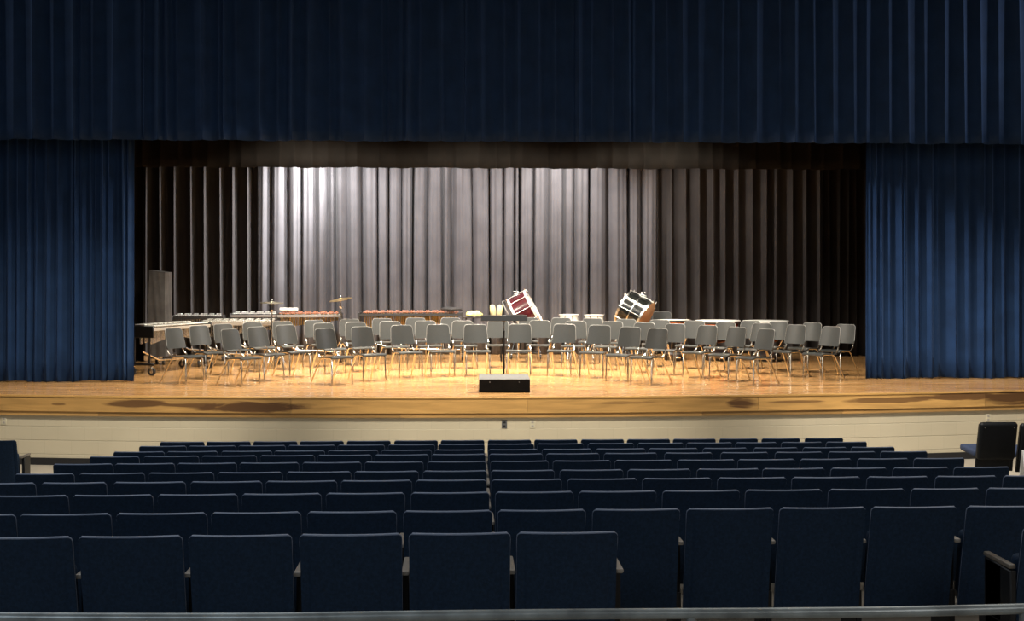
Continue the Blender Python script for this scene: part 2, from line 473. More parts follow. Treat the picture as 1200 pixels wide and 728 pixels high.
# ------------------------------------------------------------------ curtains
def curtain(name, label, cat, X0, X1, Y, z0, z1, material, folds, depth=0.06, gap=None, hem=0.0, res=0.018, taper=0.5, seed=1, nz=14, kind='ridge', power=None):
    """hanging cloth: ridges at the listed X positions, soft troughs between; kind 'panel' hangs flat with dark deep pleats at the list"""
    R = random.Random(seed)
    ph = [R.uniform(0, 6.28) for _ in range(6)]
    fs = sorted(f for f in folds if X0 < f < X1)
    fs = [X0] + fs + [X1]
    amp = [depth * R.uniform(0.55, 1.25) for _ in fs]
    drift = [R.uniform(-0.035, 0.035) for _ in fs]
    gw = [R.choice((0.022, 0.03, 0.03, 0.045, 0.065)) for _ in fs]
    pw = [R.uniform(0.55, 1.1) if power is None else power * R.uniform(0.9, 1.15) for _ in fs]
    n = int((X1 - X0) / res)
    bm = B()
    cols = []
    k = 0
    for i in range(n + 1):
        x = X0 + (X1 - X0) * i / n
        while k < len(fs) - 2 and x > fs[k + 1]: k += 1
        t = (x - fs[k]) / max(1e-6, fs[k + 1] - fs[k])
        w = fs[k + 1] - fs[k]
        col = []
        for j in range(nz + 1):
            q = j / nz                      # 0 at the hem, 1 at the top
            grow = 1 - taper * q
            if kind == 'ridge':
                y = amp[k] * min(1.0, w / 0.22) * (math.sin(PI * t) ** pw[k]) * grow
                y += 0.008 * math.sin(x * 9 + ph[0]) * grow + 0.003 * math.sin(x * 23 + ph[1] + q)
            elif kind == 'fold':
                dd = min(x - fs[k] + (0 if k > 0 else 9), fs[k + 1] - x + (0 if k < len(fs) - 2 else 9))
                kk = k if (x - fs[k]) < (fs[k + 1] - x) else k + 1
                sc = 0.028 + 0.05 * pw[min(kk, len(pw) - 1)] * (0.6 + 0.4 * (1 - q))
                y = depth - amp[min(kk, len(amp) - 1)] * grow * math.exp(-dd / sc) + 0.012 * math.sin(x * 7 + ph[0]) * grow
                y += 0.018 * math.sin(PI * t) * grow
            elif kind == 'fin':
                e0 = math.exp(-(((x - fs[k]) / 0.034) ** 2)); e1 = math.exp(-(((fs[k + 1] - x) / 0.034) ** 2))
                y = depth * (1 - max(e0, e1)) + 0.05 * math.sin(PI * t) + 0.006 * math.sin(x * 31 + ph[2])
            else:
                e0 = math.exp(-(((x - fs[k]) / gw[k]) ** 2)) if k > 0 else 0
                e1 = math.exp(-(((fs[k + 1] - x) / gw[k + 1]) ** 2)) if k < len(fs) - 2 else 0
                y = depth * 1.6 * (e0 * amp[k] / depth + e1 * amp[k + 1] / depth) * 0.9
                y -= 0.055 * (abs(math.sin(PI * t)) ** 0.6) * min(1, w / 0.3)
                y += 0.010 * math.sin(x * 31 + ph[2] + 0.6 * q) + 0.008 * math.sin(x * 57 + ph[3] - q)
            dx = (drift[k] * (1 - t) + drift[k + 1] * t) * (1 - q)
            if X0 < x < X1: xx = x + dx
            else: xx = x
            zz = z0 + (z1 - z0) * q
            if j == 0: zz += hem * (math.sin(x * 4.1 + ph[4]) + 0.6 * math.sin(x * 11.3 + ph[5])) + hem * 0.9 * (0.5 - math.sin(PI * t))
            col.append(bm.verts.new((xx, Y + y, zz)))
        cols.append(col)
    for i in range(n):
        for j in range(nz):
            bm.faces.new((cols[i][j], cols[i + 1][j], cols[i + 1][j + 1], cols[i][j + 1]))
    o = obj(name, bm, material, None, True, 75)
    so = o.modifiers.new('thick', 'SOLIDIFY'); so.thickness = 0.006; so.offset = 1
    return tag(o, label, cat)


def fold_line(px_list, Y): return [x_on(p, Y) for p in px_list]


R0 = random.Random(3)
# front valance, full width above the proscenium
YV = 19.6
val_px = [-40, -12, 14, 36, 61, 84, 95, 108, 133, 163, 169, 185, 193, 206, 235, 257, 262, 276, 305, 327, 342, 362, 386, 398, 424, 448, 456, 472, 479, 492, 516, 543, 546, 563, 590,
          606, 631, 650, 673, 677, 694, 718, 736, 742, 765, 781, 800, 819, 848, 865, 888, 914, 932, 953, 976, 1000, 1017, 1042, 1064, 1084, 1108, 1129, 1149, 1171, 1194, 1215, 1240]
curtain('valance', 'long navy blue velvet valance hanging across the top of the stage', 'valance', -12.9, 13.9, YV, 4.965, 8.35, M['navy_velvet'], [-12.6 + 0.34 * i for i in range(12)] + fold_line(val_px, YV) + [10.1 + 0.33 * i for i in range(12)], 0.085, hem=0.006, taper=0.35, seed=5, nz=16, kind='fold', res=0.011)
# side house curtains
YC = 20.05
lpx = [-30, -8, 8, 20, 33, 42, 55, 68, 84, 88, 94, 104, 112, 121, 128, 137, 143, 150]
curtain('stage_curtain', 'navy velvet house curtain gathered beside the wheeled mallet instrument', 'curtain', -12.9, x_on(155, YC), YC, ST + 0.012, 8.3, M['navy_velvet'], [-12.6 + 0.29 * i for i in range(16)] + fold_line(lpx, YC), 0.13, hem=0.008, seed=8, nz=20, kind='fold', res=0.011)
rpx = [1022, 1028, 1036, 1045, 1057, 1063, 1077, 1094, 1100, 1119, 1138, 1156, 1164, 1177, 1196, 1214, 1236]
curtain('stage_curtain', 'navy velvet house curtain hanging above the two black-backed hall chairs', 'curtain', x_on(1017.5, YC), 13.9, YC, ST + 0.012, 8.3, M['navy_velvet'], fold_line(rpx, YC) + [10.3 + 0.29 * i for i in range(12)], 0.13, hem=0.008, seed=9, nz=20, kind='fold', res=0.011)
# black border behind the valance
YB = 22.0
bpx = [130 + 19.5 * i + R0.uniform(-5, 5) for i in range(48)]
curtain('border_curtain', 'short black velour border hanging just below the navy valance', 'curtain', -7.0, 8.6, YB, 4.735, 7.4, M['black_velour'], fold_line(bpx, YB), 0.05, hem=0.006, seed=11)
# grey rear curtain
YG = 26.5
gaps = [187, 204, 222, 239, 257, 273, 290, 304, 317, 335, 353, 368, 384, 392, 406, 424, 442, 455, 470, 484, 500, 518, 530, 553, 573, 590, 603, 609, 625, 641, 661, 675, 692, 713, 736, 753,
        771, 787, 805, 813, 822, 836, 852, 866, 882, 900, 911, 928, 944, 960, 975]
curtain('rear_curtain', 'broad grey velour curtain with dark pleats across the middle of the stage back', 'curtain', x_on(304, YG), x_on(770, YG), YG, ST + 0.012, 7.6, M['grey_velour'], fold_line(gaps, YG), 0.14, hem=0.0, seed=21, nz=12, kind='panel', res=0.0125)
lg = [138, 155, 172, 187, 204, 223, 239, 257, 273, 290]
curtain('rear_curtain', 'dark rear curtain with thin lit fold edges behind the covered instrument and vibraphones', 'curtain', x_on(118, YG), x_on(303.2, YG), YG - 0.06, ST + 0.012, 7.6, M['shaded_velour'], fold_line(lg, YG), 0.30, hem=0.0, seed=22, nz=12, res=0.009, taper=0.1, kind='fin')
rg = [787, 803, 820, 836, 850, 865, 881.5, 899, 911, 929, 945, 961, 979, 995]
curtain('rear_curtain', 'rear curtain in brownish shade behind the covered kettledrums', 'curtain', x_on(770.5, YG), x_on(1012, YG), YG - 0.02, ST + 0.012, 7.6, M['shaded_velour'], fold_line(rg, YG), 0.26, hem=0.0, seed=23, nz=12, res=0.010, taper=0.1, power=0.5)
# black leg at the right wing and at the left wing
YL = 24.6
curtain('wing_curtain', 'narrow black velour leg curtain hanging behind the edge of the navy curtain', 'curtain', x_on(962, 25.6), x_on(1060, YL), YL + 0.9, ST + 0.012, 7.4, M['black_velour'], [x_on(p, YL + 0.9) for p in (972, 985, 996, 1003, 1015, 1030)], 0.10, seed=31)
curtain('wing_curtain', 'black velour leg curtain hanging behind the tall grey covered instrument', 'curtain', x_on(90, YL), x_on(168, YL), YL, ST + 0.012, 7.4, M['black_velour'], [x_on(p, YL) for p in (105, 122, 140, 156, 175)], 0.10, seed=32)


# ------------------------------------------------------------------ auditorium seats
def seat_back_pt(s, t, w, off):
    """outline of a seat back; s across, t up; off shifts along depth"""
    z0, z1 = 0.20, SEAT_H
    wb, wt = w, w
    r = 0.020
    ww = wb + (wt - wb) * t
    x = (s - 0.5) * ww
    top = z1
    dx = abs(x) - (ww / 2 - r)
    if dx > 0: top = z1 - r + math.sqrt(max(0, r * r - dx * dx))
    z = z0 + (top - z0) * t
    lean = -0.13 * ((z - z0) / (z1 - z0)) ** 1.15
    bulge = -0.026 * (1 - (2 * s - 1) ** 2) + 0.006 * math.exp(-((min(s, 1 - s) - 0.075) / 0.014) ** 2) * min(1, 3.0 * (1 - t))
    return Vector((x, 0.06 + lean + bulge + off, z))


SCOL = [0, 0.005, 0.012, 0.022, 0.036, 0.055, 0.065, 0.075, 0.085, 0.095, 0.14, 0.25, 0.37, 0.5]
SCOL = SCOL + [1 - v for v in SCOL[-2::-1]]
SROW = [0, 0.02, 0.15, 0.3, 0.45, 0.6, 0.75, 0.88, 0.97, 0.99, 1.0]


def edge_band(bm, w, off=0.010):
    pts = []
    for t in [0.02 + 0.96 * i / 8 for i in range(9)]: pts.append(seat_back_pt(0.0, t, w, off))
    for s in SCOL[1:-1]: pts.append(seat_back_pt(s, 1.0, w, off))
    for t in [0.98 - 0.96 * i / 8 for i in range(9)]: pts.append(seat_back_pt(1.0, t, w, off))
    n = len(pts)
    rad = [0.0012 if (i < 8 or i > n - 9) else (0.0035 if (i < 12 or i > n - 13) else 0.0085) for i in range(n)]  # thick only along the top, where the painted highlight belongs
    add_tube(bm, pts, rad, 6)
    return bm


def armrest(bm, x):
    add_box(bm, (x, 0.165, 0.618), (0.038, 0.31, 0.024), None, 0.008, 2)
    return bm


def standard(bm, x):
    add_box(bm, (x, 0.21, 0.455), (0.034, 0.20, 0.30), None, 0.006, 1)
    add_box(bm, (x, 0.235, 0.16), (0.034, 0.29, 0.30), None, 0.004, 1)
    add_box(bm, (x, 0.22, 0.012), (0.036, 0.24, 0.024), None, 0.004, 1)
    return bm


def make_seat(w, arms=(-1,), pan_down=False, shell='seat_fabric', edge='lit_fabric_edge', pitch=0.546, endpanel=False, arm='arm_plastic'):
    t = thing('auditorium_seat', 'navy folding auditorium seat', 'seat')
    bm = B(); add_shell(bm, SCOL, SROW, lambda s, q: seat_back_pt(s, q, w, 0.0), lambda s, q: seat_back_pt(s, q, w, 0.022)); bp = obj('back_panel', bm, M[shell], t, True, 50)
    bm = B(); add_shell(bm, SCOL, SROW[2:], lambda s, q: seat_back_pt(0.05 + 0.90 * s, q * 0.985, w, 0.023), lambda s, q: seat_back_pt(0.05 + 0.90 * s, q * 0.985, w, 0.023 + 0.045 * (1 - (2 * s - 1) ** 6))); obj('back_cushion', bm, M['seat_fabric'], t, True, 50)
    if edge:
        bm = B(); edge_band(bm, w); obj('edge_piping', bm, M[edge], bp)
    bm = B()
    if pan_down:
        add_box(bm, (0, 0.34, 0.43), (w - 0.02, 0.46, 0.085), RX(0.06), 0.03, 3)
    else:
        add_box(bm, (0, 0.19, 0.45), (w - 0.10, 0.08, 0.40), RX(0.16), 0.03, 3)
    obj('seat_cushion', bm, M['seat_pan_fabric'] if pan_down else M['seat_fabric'], t)
    for sgn in arms:
        x = sgn * pitch / 2
        bm = B(); armrest(bm, x); obj('armrest', bm, M[arm], t)
        bm = B(); standard(bm, x)
        if endpanel: add_box(bm, (x, 0.15, 0.33), (0.034, 0.30, 0.54), None, 0.006, 1)
        obj('seat_standard', bm, M['dark_iron'], t)
    return t


ORD = ['first', 'second', 'third', 'fourth', 'fifth', 'sixth', 'seventh', 'eighth', 'ninth', 'tenth', 'eleventh', 'twelfth', 'thirteenth', 'fourteenth', 'fifteenth',
       'sixteenth', 'seventeenth', 'eighteenth', 'nineteenth', 'twentieth', 'twenty-first', 'twenty-second', 'twenty-third']

# bearings of the edges (start of each seat back; last number the end of the final back), nearest row first
SEATS = [
    [(-36, 81), (93, 211.5), (221.7, 340.7), (351, 470.7), (480, 597.5), (607, 723)],
    [(-88, 16), (24.4, 128), (135, 243), (248, 351.7), (360.4, 464), (473.8, 575.6), (584, 686), (694, 798), (805, 907), (913.6, 1015.8), (1021, 1123), (1133, 1234)],
    [(-14, 78), (86, 177.5), (185, 277.7), (284, 375.5), (383, 473.4), (483, 572), (582, 670.7), (680, 768), (778, 866), (875, 963), (973, 1059.5), (1070.6, 1146.4), (1158, 1236)],
    [(-42, 39), (46.7, 125.7), (134, 216), (224, 305.8), (312, 394), (400, 482), (488.5, 568.8), (577.7, 657), (666.6, 745.6), (754, 833.5), (842.7, 920.6), (929.5, 1007.8), (1018, 1087), (1099.5, 1166), (1178.6, 1246)],
    [(16.5, 87), (94, 167.6), (175.4, 249), (256.5, 329), (336.4, 410.6), (416, 489.6), (497.4, 568.8), (576.4, 648.8), (657.7, 729), (737.4, 808), (818, 889.4), (895.6, 965.7), (975.8, 1037.8), (1049, 1110), (1121, 1181)],
    [(64, 129.8), (136, 203), (209, 275.7), (281.9, 348.8), (355.6, 422), (428.4, 495), (501.5, 568.8), (575.7, 641.9), (649.5, 714.7), (721.6, 787), (795, 860.6), (866, 931), (939.6, 996.8), (1007.4, 1063), (1073.4, 1129)],
    [(104, 163.3), (170, 231), (238, 299), (305.5, 368), (373, 434.6), (440, 501.5), (507, 567.5), (573.6, 636), (641, 701.6), (708.5, 769.6), (777.5, 836.5), (843.4, 902), (910.3, 962.5), (972.5, 1025), (1034.6, 1085)],
    [(134, 191), (196.7, 253.7), (260, 317.9), (322, 379.7), (385, 442), (447.7, 505), (510.4, 566.8), (573, 630), (636, 692.7), (699.6, 755.5), (761.7, 816.6), (822.8, 877), (885.3, 933.7), (942.9, 990.7), (998.9, 1047.7)],
    [(163.7, 217.3), (222, 275), (280, 333.6), (338.5, 392), (396.8, 449.7), (455.5, 509), (513.9, 567.5), (572.3, 625), (631, 683), (689.3, 742.9), (747.7, 800.8), (805.6, 857), (864, 909), (917, 962.5), (970, 1014.7)],
    [(187.8, 238.6), (242.3, 292.9), (297, 348), (351.9, 402.3), (407.1, 457), (462.4, 512.5), (517.3, 566.8), (572.3, 622), (626.8, 676.2), (681.7, 730.5), (736, 784.3), (789.8, 837.9), (844.1, 887.4), (893.5, 937), (944.6, 987.2)],
]
ROWNAME = ['row nearest the railing', 'second row from the railing', 'third row from the railing', 'fourth row from the railing', 'fifth row from the railing',
           'fifth row from the stage', 'fourth row from the stage', 'third row from the stage', 'second row from the stage', 'row nearest the stage']
protos = {}


def seat_at(kind, x, y, z, label, group):
    if kind not in protos:
        w = 0.503 if kind[0] == 'w' else 0.452
        p = 0.548 if kind[0] == 'w' else 0.500
        protos[kind] = make_seat(w, (-1, 1) if kind.endswith('both') else (-1,), pitch=p)
        o = protos[kind]
        o.location = (x, y, z); o['label'] = label; o['group'] = group
    else:
        o = dup(protos[kind], (x, y, z), 0.0, label, group)
    return o


for k, row in enumerate(SEATS):
    for i, (a, b) in enumerate(row):
        Y = ROW_Y[k] - 0.07 + 0.07      # plan position of the top of the back
        u = ((a + b) / 2 - 600) / F
        X = x_on((a + b) / 2, Y)
        width = (b - a) / F * Y / (cT - u * sT)
        kind = 'wide' if width > 0.478 else 'narrow'
        if i == len(row) - 1: kind += '_both'
        lab = 'navy folding seat, %s from the left in the %s' % (ORD[i], ROWNAME[k])
        seat_at(kind, X, Y + 0.07, ROW_Z[k], lab, 'folding seats in the middle block')

# lone seats at the sides
s1 = make_seat(0.503, (-1,), endpanel=True, arm='arm_dark')
s1.location = (x_on(1257, ROW_Y[0]), ROW_Y[0] + 0.07, ROW_Z[0])
tag(s1, 'navy folding seat with a brown armrest, cut off by the photo edge behind the railing', 'seat', 'folding seats beside the middle block')
s2 = make_seat(0.503, (-1, 1), edge='seat_fabric', arm='arm_dark')
s2.location = (x_on(-6.0, 14.55), 14.6, 0.0)
tag(s2, 'navy folding seat standing alone against the block wall under the left house curtain', 'seat', 'folding seats beside the middle block')

hc = None
for i, px in enumerate((1169, 1217)):
    if hc is None:
        hc = make_seat(0.49, (), pan_down=True, shell='seat_black', edge=None)
        hc.name = 'hall_chair'
        # thick rounded black rear cover and its two screws, a plain pedestal
        bm = B(); add_box(bm, (0, -0.03, 0.60), (0.495, 0.085, 0.50), RX(0.20), 0.041, 5)
        rc = obj('rear_cover', bm, M['seat_black'], hc)
        for s in (-1, 1):
            bm = B(); add_lathe(bm, [(0, -0.004), (0.007, -0.004), (0.007, 0.004), (0, 0.004)], 8, RX(PI / 2), (s * 0.19, -0.113, 0.78)); obj('screw', bm, M['silver'], rc)
        bm = B(); add_box(bm, (0, 0.25, 0.20), (0.09, 0.16, 0.40), None, 0.01, 1); add_box(bm, (0, 0.25, 0.012), (0.30, 0.36, 0.024), None, 0.006, 1); obj('pedestal', bm, M['dark_iron'], hc)
        r = hc
    else:
        r = dup(hc, (0, 0, 0))
    r.location = (x_on(px, 15.1), 15.15, 0.075 if i == 0 else 0.06)
    r['category'] = 'chair'
    r['label'] = ['black-backed hall chair with blue seat, fully in view against the beige wall', 'black-backed hall chair with blue seat, cut off by the photo edge'][i]
    r['group'] = 'black-backed hall chairs'
for r in (hc,): pass

bm = B()
for sg in (-1, 1): add_box(bm, (0, sg * 0.07, 0.31), (0.34, 0.006, 0.62), RX(sg * 0.21), 0.001, 1)
o = obj('folding_board', bm, M['paper'], None, False)
o.location = (x_on(1213.5, 14.75), 14.75, 0.0)
tag(o, 'white folded board standing on the floor at the photo edge by a black-backed chair', 'board')

# the railing across the cross-aisle in front of the camera
rp = []
for px, py in ((-160, 721.0), (0, 723.8), (150, 724.8), (300, 724.6), (450, 722.5), (600, 720.6), (750, 719.4), (900, 718.6), (1050, 717.0), (1200, 713.5), (1330, 710.0)):
    d = 4.2 * 400.6 / (py - HOR)
    x, y = spot(px, d)
    rp.append(Vector((x, y, EYE - 1.19)))
# smooth the run
fine = []
for i in range(len(rp) - 1):
    p0, p1, p2, p3 = rp[max(i - 1, 0)], rp[i], rp[i + 1], rp[min(i + 2, len(rp) - 1)]
    for j in range(5):
        t = j / 5
        fine.append(0.5 * ((2 * p1) + (p2 - p0) * t + (2 * p0 - 5 * p1 + 4 * p2 - p3) * t * t + (3 * p1 - p0 - 3 * p2 + p3) * t ** 3))
fine.append(rp[-1])
rail = thing('railing', 'grey painted pipe railing curving across the bottom of the view', 'railing', (fine[27].x, fine[27].y, floor_z(fine[27].y)))
ro = Vector(rail.location)
bm = B(); add_tube(bm, [p - ro for p in fine], 0.019, 12); obj('handrail', bm, M['rail_paint'], rail)
for i in (3, 18, 32, 45):
    p = fine[i]
    bm = B(); zf = floor_z(p.y)
    add_tube(bm, [Vector((p.x, p.y, zf + 0.0)) - ro, Vector((p.x, p.y, p.z - 0.01)) - ro], 0.017, 10)
    add_lathe(bm, [(0, 0.0), (0.05, 0.0), (0.05, 0.012), (0.018, 0.02), (0, 0.02)], 14, None, Vector((p.x, p.y, zf)) - ro)
    obj('post', bm, M['rail_paint'], rail)

# wall plates on the block wall under the stage
for px, pz, mt, lab in ((591, 497, 'steel_plate', 'dark grey outlet plate on the wall below the conductor podium'), (624, 497, 'ivory_plate', 'ivory outlet plate on the wall below the podium, next to a grey one'),
                        (3, 493.5, 'ivory_plate', 'ivory outlet plate on the block wall beneath the gathered left curtain'), (1157, 489.5, 'ivory_plate', 'ivory outlet plate on the block wall above the black-backed hall chair')):
    d = {591: 17.5, 624: 17.5, 3: 17.75, 1157: 18.4}[px]
    x = spot(px, d)[0]; y = lip_y(x) + 0.06
    z = EYE - (pz - HOR) * d / F
    sl = math.atan((x - SX) / 44.0)
    t = thing('outlet_plate', lab, 'outlet', (x, y - 0.003, z), sl, 'outlet plates on the stage front')
    bm = B(); add_box(bm, (0, 0, 0), (0.078, 0.008, 0.122), None, 0.003, 1); obj('plate', bm, M[mt], t)
    for zz in (-0.028, 0.028):
        bm = B(); add_box(bm, (0, -0.005, zz), (0.034, 0.005, 0.028), None, 0.002, 1); obj('socket', bm, M['black_paint' if mt == 'steel_plate' else 'arm_plastic'], t)

# ------------------------------------------------------------------ stage chairs
def tube_obj(name, pts, r, mt, parent, n=8):
    bm = B(); add_tube(bm, pts, r, n); return obj(name, bm, M[mt], parent)


def make_chair():
    t = thing('stage_chair', 'black plastic stage chair with chrome legs', 'chair')
    # seat: contoured slab with a rolled front edge (sitter faces -y)
    cols = [i / 10 for i in range(11)]; rows = [i / 10 for i in range(11)]

    def spt(s, q, off):
        x = (s - 0.5) * (0.445 - 0.03 * q)
        y = -0.23 + 0.42 * q
        r = 0.05
        cx = max(0.0, abs(x) - (0.215 - r)) / r
        if q > 0.88: x *= 1 - 0.12 * ((q - 0.88) / 0.12) ** 2
        if q < 0.08: x *= 1 - 0.08 * ((0.08 - q) / 0.08) ** 2
        z = 0.455 - 0.018 * (1 - (2 * s - 1) ** 2) * min(1, 2.2 * (1 - abs(2 * q - 1.1))) + 0.0
        z += -0.028 * max(0, (0.22 - q) / 0.22) ** 2 - 0.018 * q
        return Vector((x, y, z + off))
    bm = B(); add_shell(bm, cols, rows, lambda s, q: spt(s, q, 0.0), lambda s, q: spt(s, q, -0.018)); obj('seat', bm, M['chair_plastic'], t, True, 50)

    def bpt(s, q, off):
        w = 0.430 - 0.035 * q
        x = (s - 0.5) * w
        z0, z1 = 0.555, 0.88
        r = 0.06
        top, bot = z1, z0
        dx = abs(x) - (w / 2 - r)
        if dx > 0: top = z1 - r + math.sqrt(max(0, r * r - dx * dx))
        r2 = 0.02
        dx = abs(x) - (w / 2 - r2)
        if dx > 0: bot = z0 + r2 - math.sqrt(max(0, r2 * r2 - dx * dx))
        z = bot + (top - bot) * q
        y = 0.185 + 0.075 * (z - z0) / (z1 - z0) + 0.022 * (1 - (2 * s - 1) ** 2) + off
        return Vector((x, y, z))
    bc = [0, 0.012, 0.03, 0.06, 0.10, 0.15, 0.25, 0.38, 0.5, 0.62, 0.75, 0.85, 0.90, 0.94, 0.97, 0.988, 1]
    br = [0, 0.03, 0.15, 0.35, 0.55, 0.75, 0.9, 0.97, 1]
    bm = B(); add_shell(bm, bc, br, lambda s, q: bpt(s, q, 0.0), lambda s, q: bpt(s, q, 0.022)); bk = obj('backrest', bm, M['chair_plastic'], t, True, 50)
    bm = B()
    pts = [bpt(0, q, 0.006) for q in (0.1, 0.35, 0.55, 0.75, 0.9)] + [bpt(s, 1, 0.006) for s in bc] + [bpt(1, q, 0.006) for q in (0.9, 0.75, 0.55, 0.35, 0.1)]
    add_tube(bm, pts, 0.0062, 6); obj('rim', bm, M['chair_rim'], bk)
    for s in (-1, 1):
        tube_obj('leg', [(s * 0.185, -0.15, 0.43), (s * 0.20, -0.185, 0.38), (s * 0.208, -0.20, 0.02), (s * 0.208, -0.20, 0.0)], 0.0115, 'chrome', t)
        tube_obj('leg', [(s * 0.185, 0.06, 0.43), (s * 0.195, 0.12, 0.39), (s * 0.215, 0.33, 0.02), (s * 0.216, 0.335, 0.0)], 0.0115, 'chrome', t)
        tube_obj('back_support', [(s * 0.185, 0.05, 0.425), (s * 0.19, 0.14, 0.44), (s * 0.185, 0.205, 0.50), (s * 0.178, 0.226, 0.56), (s * 0.165, 0.262, 0.72)], 0.0115, 'chrome', t)
    bm = B()
    for s in (-1, 1): add_tube(bm, [(s * 0.185, -0.18, 0.428), (s * 0.185, 0.10, 0.422)], 0.010, 8)
    add_tube(bm, [(-0.185, -0.12, 0.424), (0.185, -0.12, 0.424)], 0.009, 8)
    add_tube(bm, [(-0.185, 0.08, 0.42), (0.185, 0.08, 0.42)], 0.009, 8)
    obj('seat_frame', bm, M['chrome'], t)
    return t


FRONT = [(379.5, 385.4), (423, 383.3), (470.4, 381.4), (512.4, 380.5), (557, 380.4), (609, 380.1), (661.3, 380.2), (703, 381.4), (738.5, 383.5), (771.5, 385.4)]
SECOND = [(268, 386.2), (300, 383.4), (334, 381.2), (379, 379), (416, 378), (456.5, 377), (498.5, 376.2), (542.5, 376.2), (583.5, 375.8), (632.4, 375.8), (675.5, 376.4), (717.5, 377), (756, 378.4), (791.4, 379.8), (829.6, 381.6), (864, 383.6), (898.6, 386)]
THIRD = [(203, 385.0), (232, 382), (261, 380), (295.3, 378), (330.4, 376.9), (368, 375.4), (409, 374.3), (447, 373.5), (486.5, 372.9), (528.2, 372.6), (619.5, 372.6), (657.5, 372.8), (694.6, 373.4), (733.8, 374.3), (773.3, 375.1), (814.6, 376.3), (851, 378), (893, 379.3), (934, 381), (975, 383)]
FOURTH = [(880.4, 376.3), (912.8, 377.4), (952.2, 378.6), (992.2, 380.5)]
px_f, py_f = spot(592, 17.6)
ch = None
ROWS = [(FRONT, 'front arc of chairs'), (SECOND, 'second arc of chairs'), (THIRD, 'third arc of chairs'), (FOURTH, 'short back arc')]


def chair_label(i, n, rn):
    return 'black stage chair with chrome legs, %s from the left in the %s' % (ORD[i], rn)


for row, rn in ROWS:
    for i, (px, py) in enumerate(row):
        d = 0.91 * F / (py - HOR)
        bx, by = spot(px, d)
        fx, fy = px_f - bx, py_f - by
        ang = math.atan2(fx, -fy) * (0.86 if rn.startswith('front') else 0.90)
        cx, cy = bx + math.sin(ang) * 0.27, by - math.cos(ang) * 0.27
        lab = chair_label(i, len(row), rn)
        ang += random.uniform(-0.04, 0.04)
        if ch is None:
            ch = make_chair(); ch.location = (cx, cy, ST); ch.rotation_euler = (0, 0, ang); ch['label'] = lab; ch['group'] = 'stage chairs in arcs'
        else:
            dup(ch, (cx, cy, ST), ang, lab, 'stage chairs in arcs')
bx, by = spot(776.3, 25.75)
o = dup(ch, (bx, by - 0.27, ST), 0.05, 'black stage chair whose back rises behind the bare white head of a kettledrum', 'stage chairs in arcs')
o.scale = (1, 1, 1.09)

# ------------------------------------------------------------------ podium and music stand
x, y = spot(592, 18.05)
t = thing('conductor_podium', 'low black conductor podium with a grey carpeted top at the stage edge', 'podium', (x, y + 0.47, ST), -0.02)
bm = B(); add_box(bm, (0, 0, 0.10), (0.765, 0.93, 0.175), None, 0.006, 1); obj('body', bm, M['podium_black'], t)
bm = B(); add_box(bm, (0, 0, 0.194), (0.770, 0.935, 0.014), None, 0.005, 2); obj('carpet_top', bm, M['podium_top'], t)
for sx in (-1, 1):
    for sy in (-1, 1):
        bm = B(); add_lathe(bm, [(0, 0), (0.02, 0), (0.02, 0.014), (0, 0.014)], 10, None, (sx * 0.33, sy * 0.40, 0)); obj('foot', bm, M['rubber'], t)
for sx in (-0.22, 0.22):
    bm = B(); add_lathe(bm, [(0, -0.003), (0.008, -0.003), (0.006, 0.003), (0, 0.003)], 10, RX(PI / 2), (sx, -0.465, 0.155)); obj('bolt', bm, M['frame_grey'], t)
x, y = spot(555, 18.05)
o = B(); add_box(o, (0, 0, 0.002), (0.17, 0.22, 0.004), None, 0.001, 1); o = obj('floor_pocket', o, mat('pocket_brass', (0.30, 0.17, 0.08), 0.4, metal=0.3), None)
o.location = (x, y, ST); tag(o, 'small brown floor pocket cover set in the boards beside the podium', 'floor plate')

x, y = spot(590.5, 19.40)
t = thing('music_stand', 'black conductor music stand with a wide tilted desk behind the podium', 'music stand', (x, y, ST), -0.03)
bm = B(); add_tube(bm, [(0, 0, 0.04), (0, 0, 0.86)], 0.016, 10); obj('pole', bm, M['black_paint'], t)
bm = B(); add_tube(bm, [(0, 0, 0.84), (0, 0, 1.03)], 0.011, 10); obj('inner_tube', bm, M['silver'], t)
bm = B(); add_lathe(bm, [(0.0, 1.0), (0.02, 1.0), (0.055, 1.04), (0.05, 1.075), (0, 1.08)], 16); obj('tilt_clamp', bm, M['black_paint'], t)
bm = B(); R = RX(-1.05 + PI / 2 - 0.28)
R = RX(-0.18)
add_box(bm, (0, 0.0, 1.075), (0.735, 0.44, 0.010), R, 0.003, 1); dk = obj('desk', bm, M['black_paint'], t)
bm = B(); add_box(bm, (0, -0.225, 1.066), (0.735, 0.012, 0.085), R, 0.003, 1); obj('lip', bm, M['black_paint'], dk)
for k in range(3):
    a = k * 2 * PI / 3 + 0.5
    bm = B(); add_tube(bm, [(0, 0, 0.10), (0.15 * math.cos(a), 0.15 * math.sin(a), 0.06), (0.27 * math.cos(a), 0.27 * math.sin(a), 0.012)], 0.012, 8); obj('leg', bm, M['black_paint'], t)
bm = B(); add_box(bm, (0, 0, 0.0), (0.30, 0.23, 0.022), RX(-0.18), 0.004, 1)
o = obj('folder', bm, M['black_cloth'], None); o.location = (x + 0.17, y + 0.0, ST + 1.0945); tag(o, 'thin black music folder lying on the conductor stand desk', 'folder')
bm = B(); add_box(bm, (0, 0, 0.0), (0.34, 0.24, 0.006), RX(-0.18), 0.001, 1)
o = obj('sheet_music', bm, M['frame_grey'], None); o.location = (x - 0.18, y + 0.0, ST + 1.090); tag(o, 'grey sheet music lying on the conductor stand desk', 'sheet music')


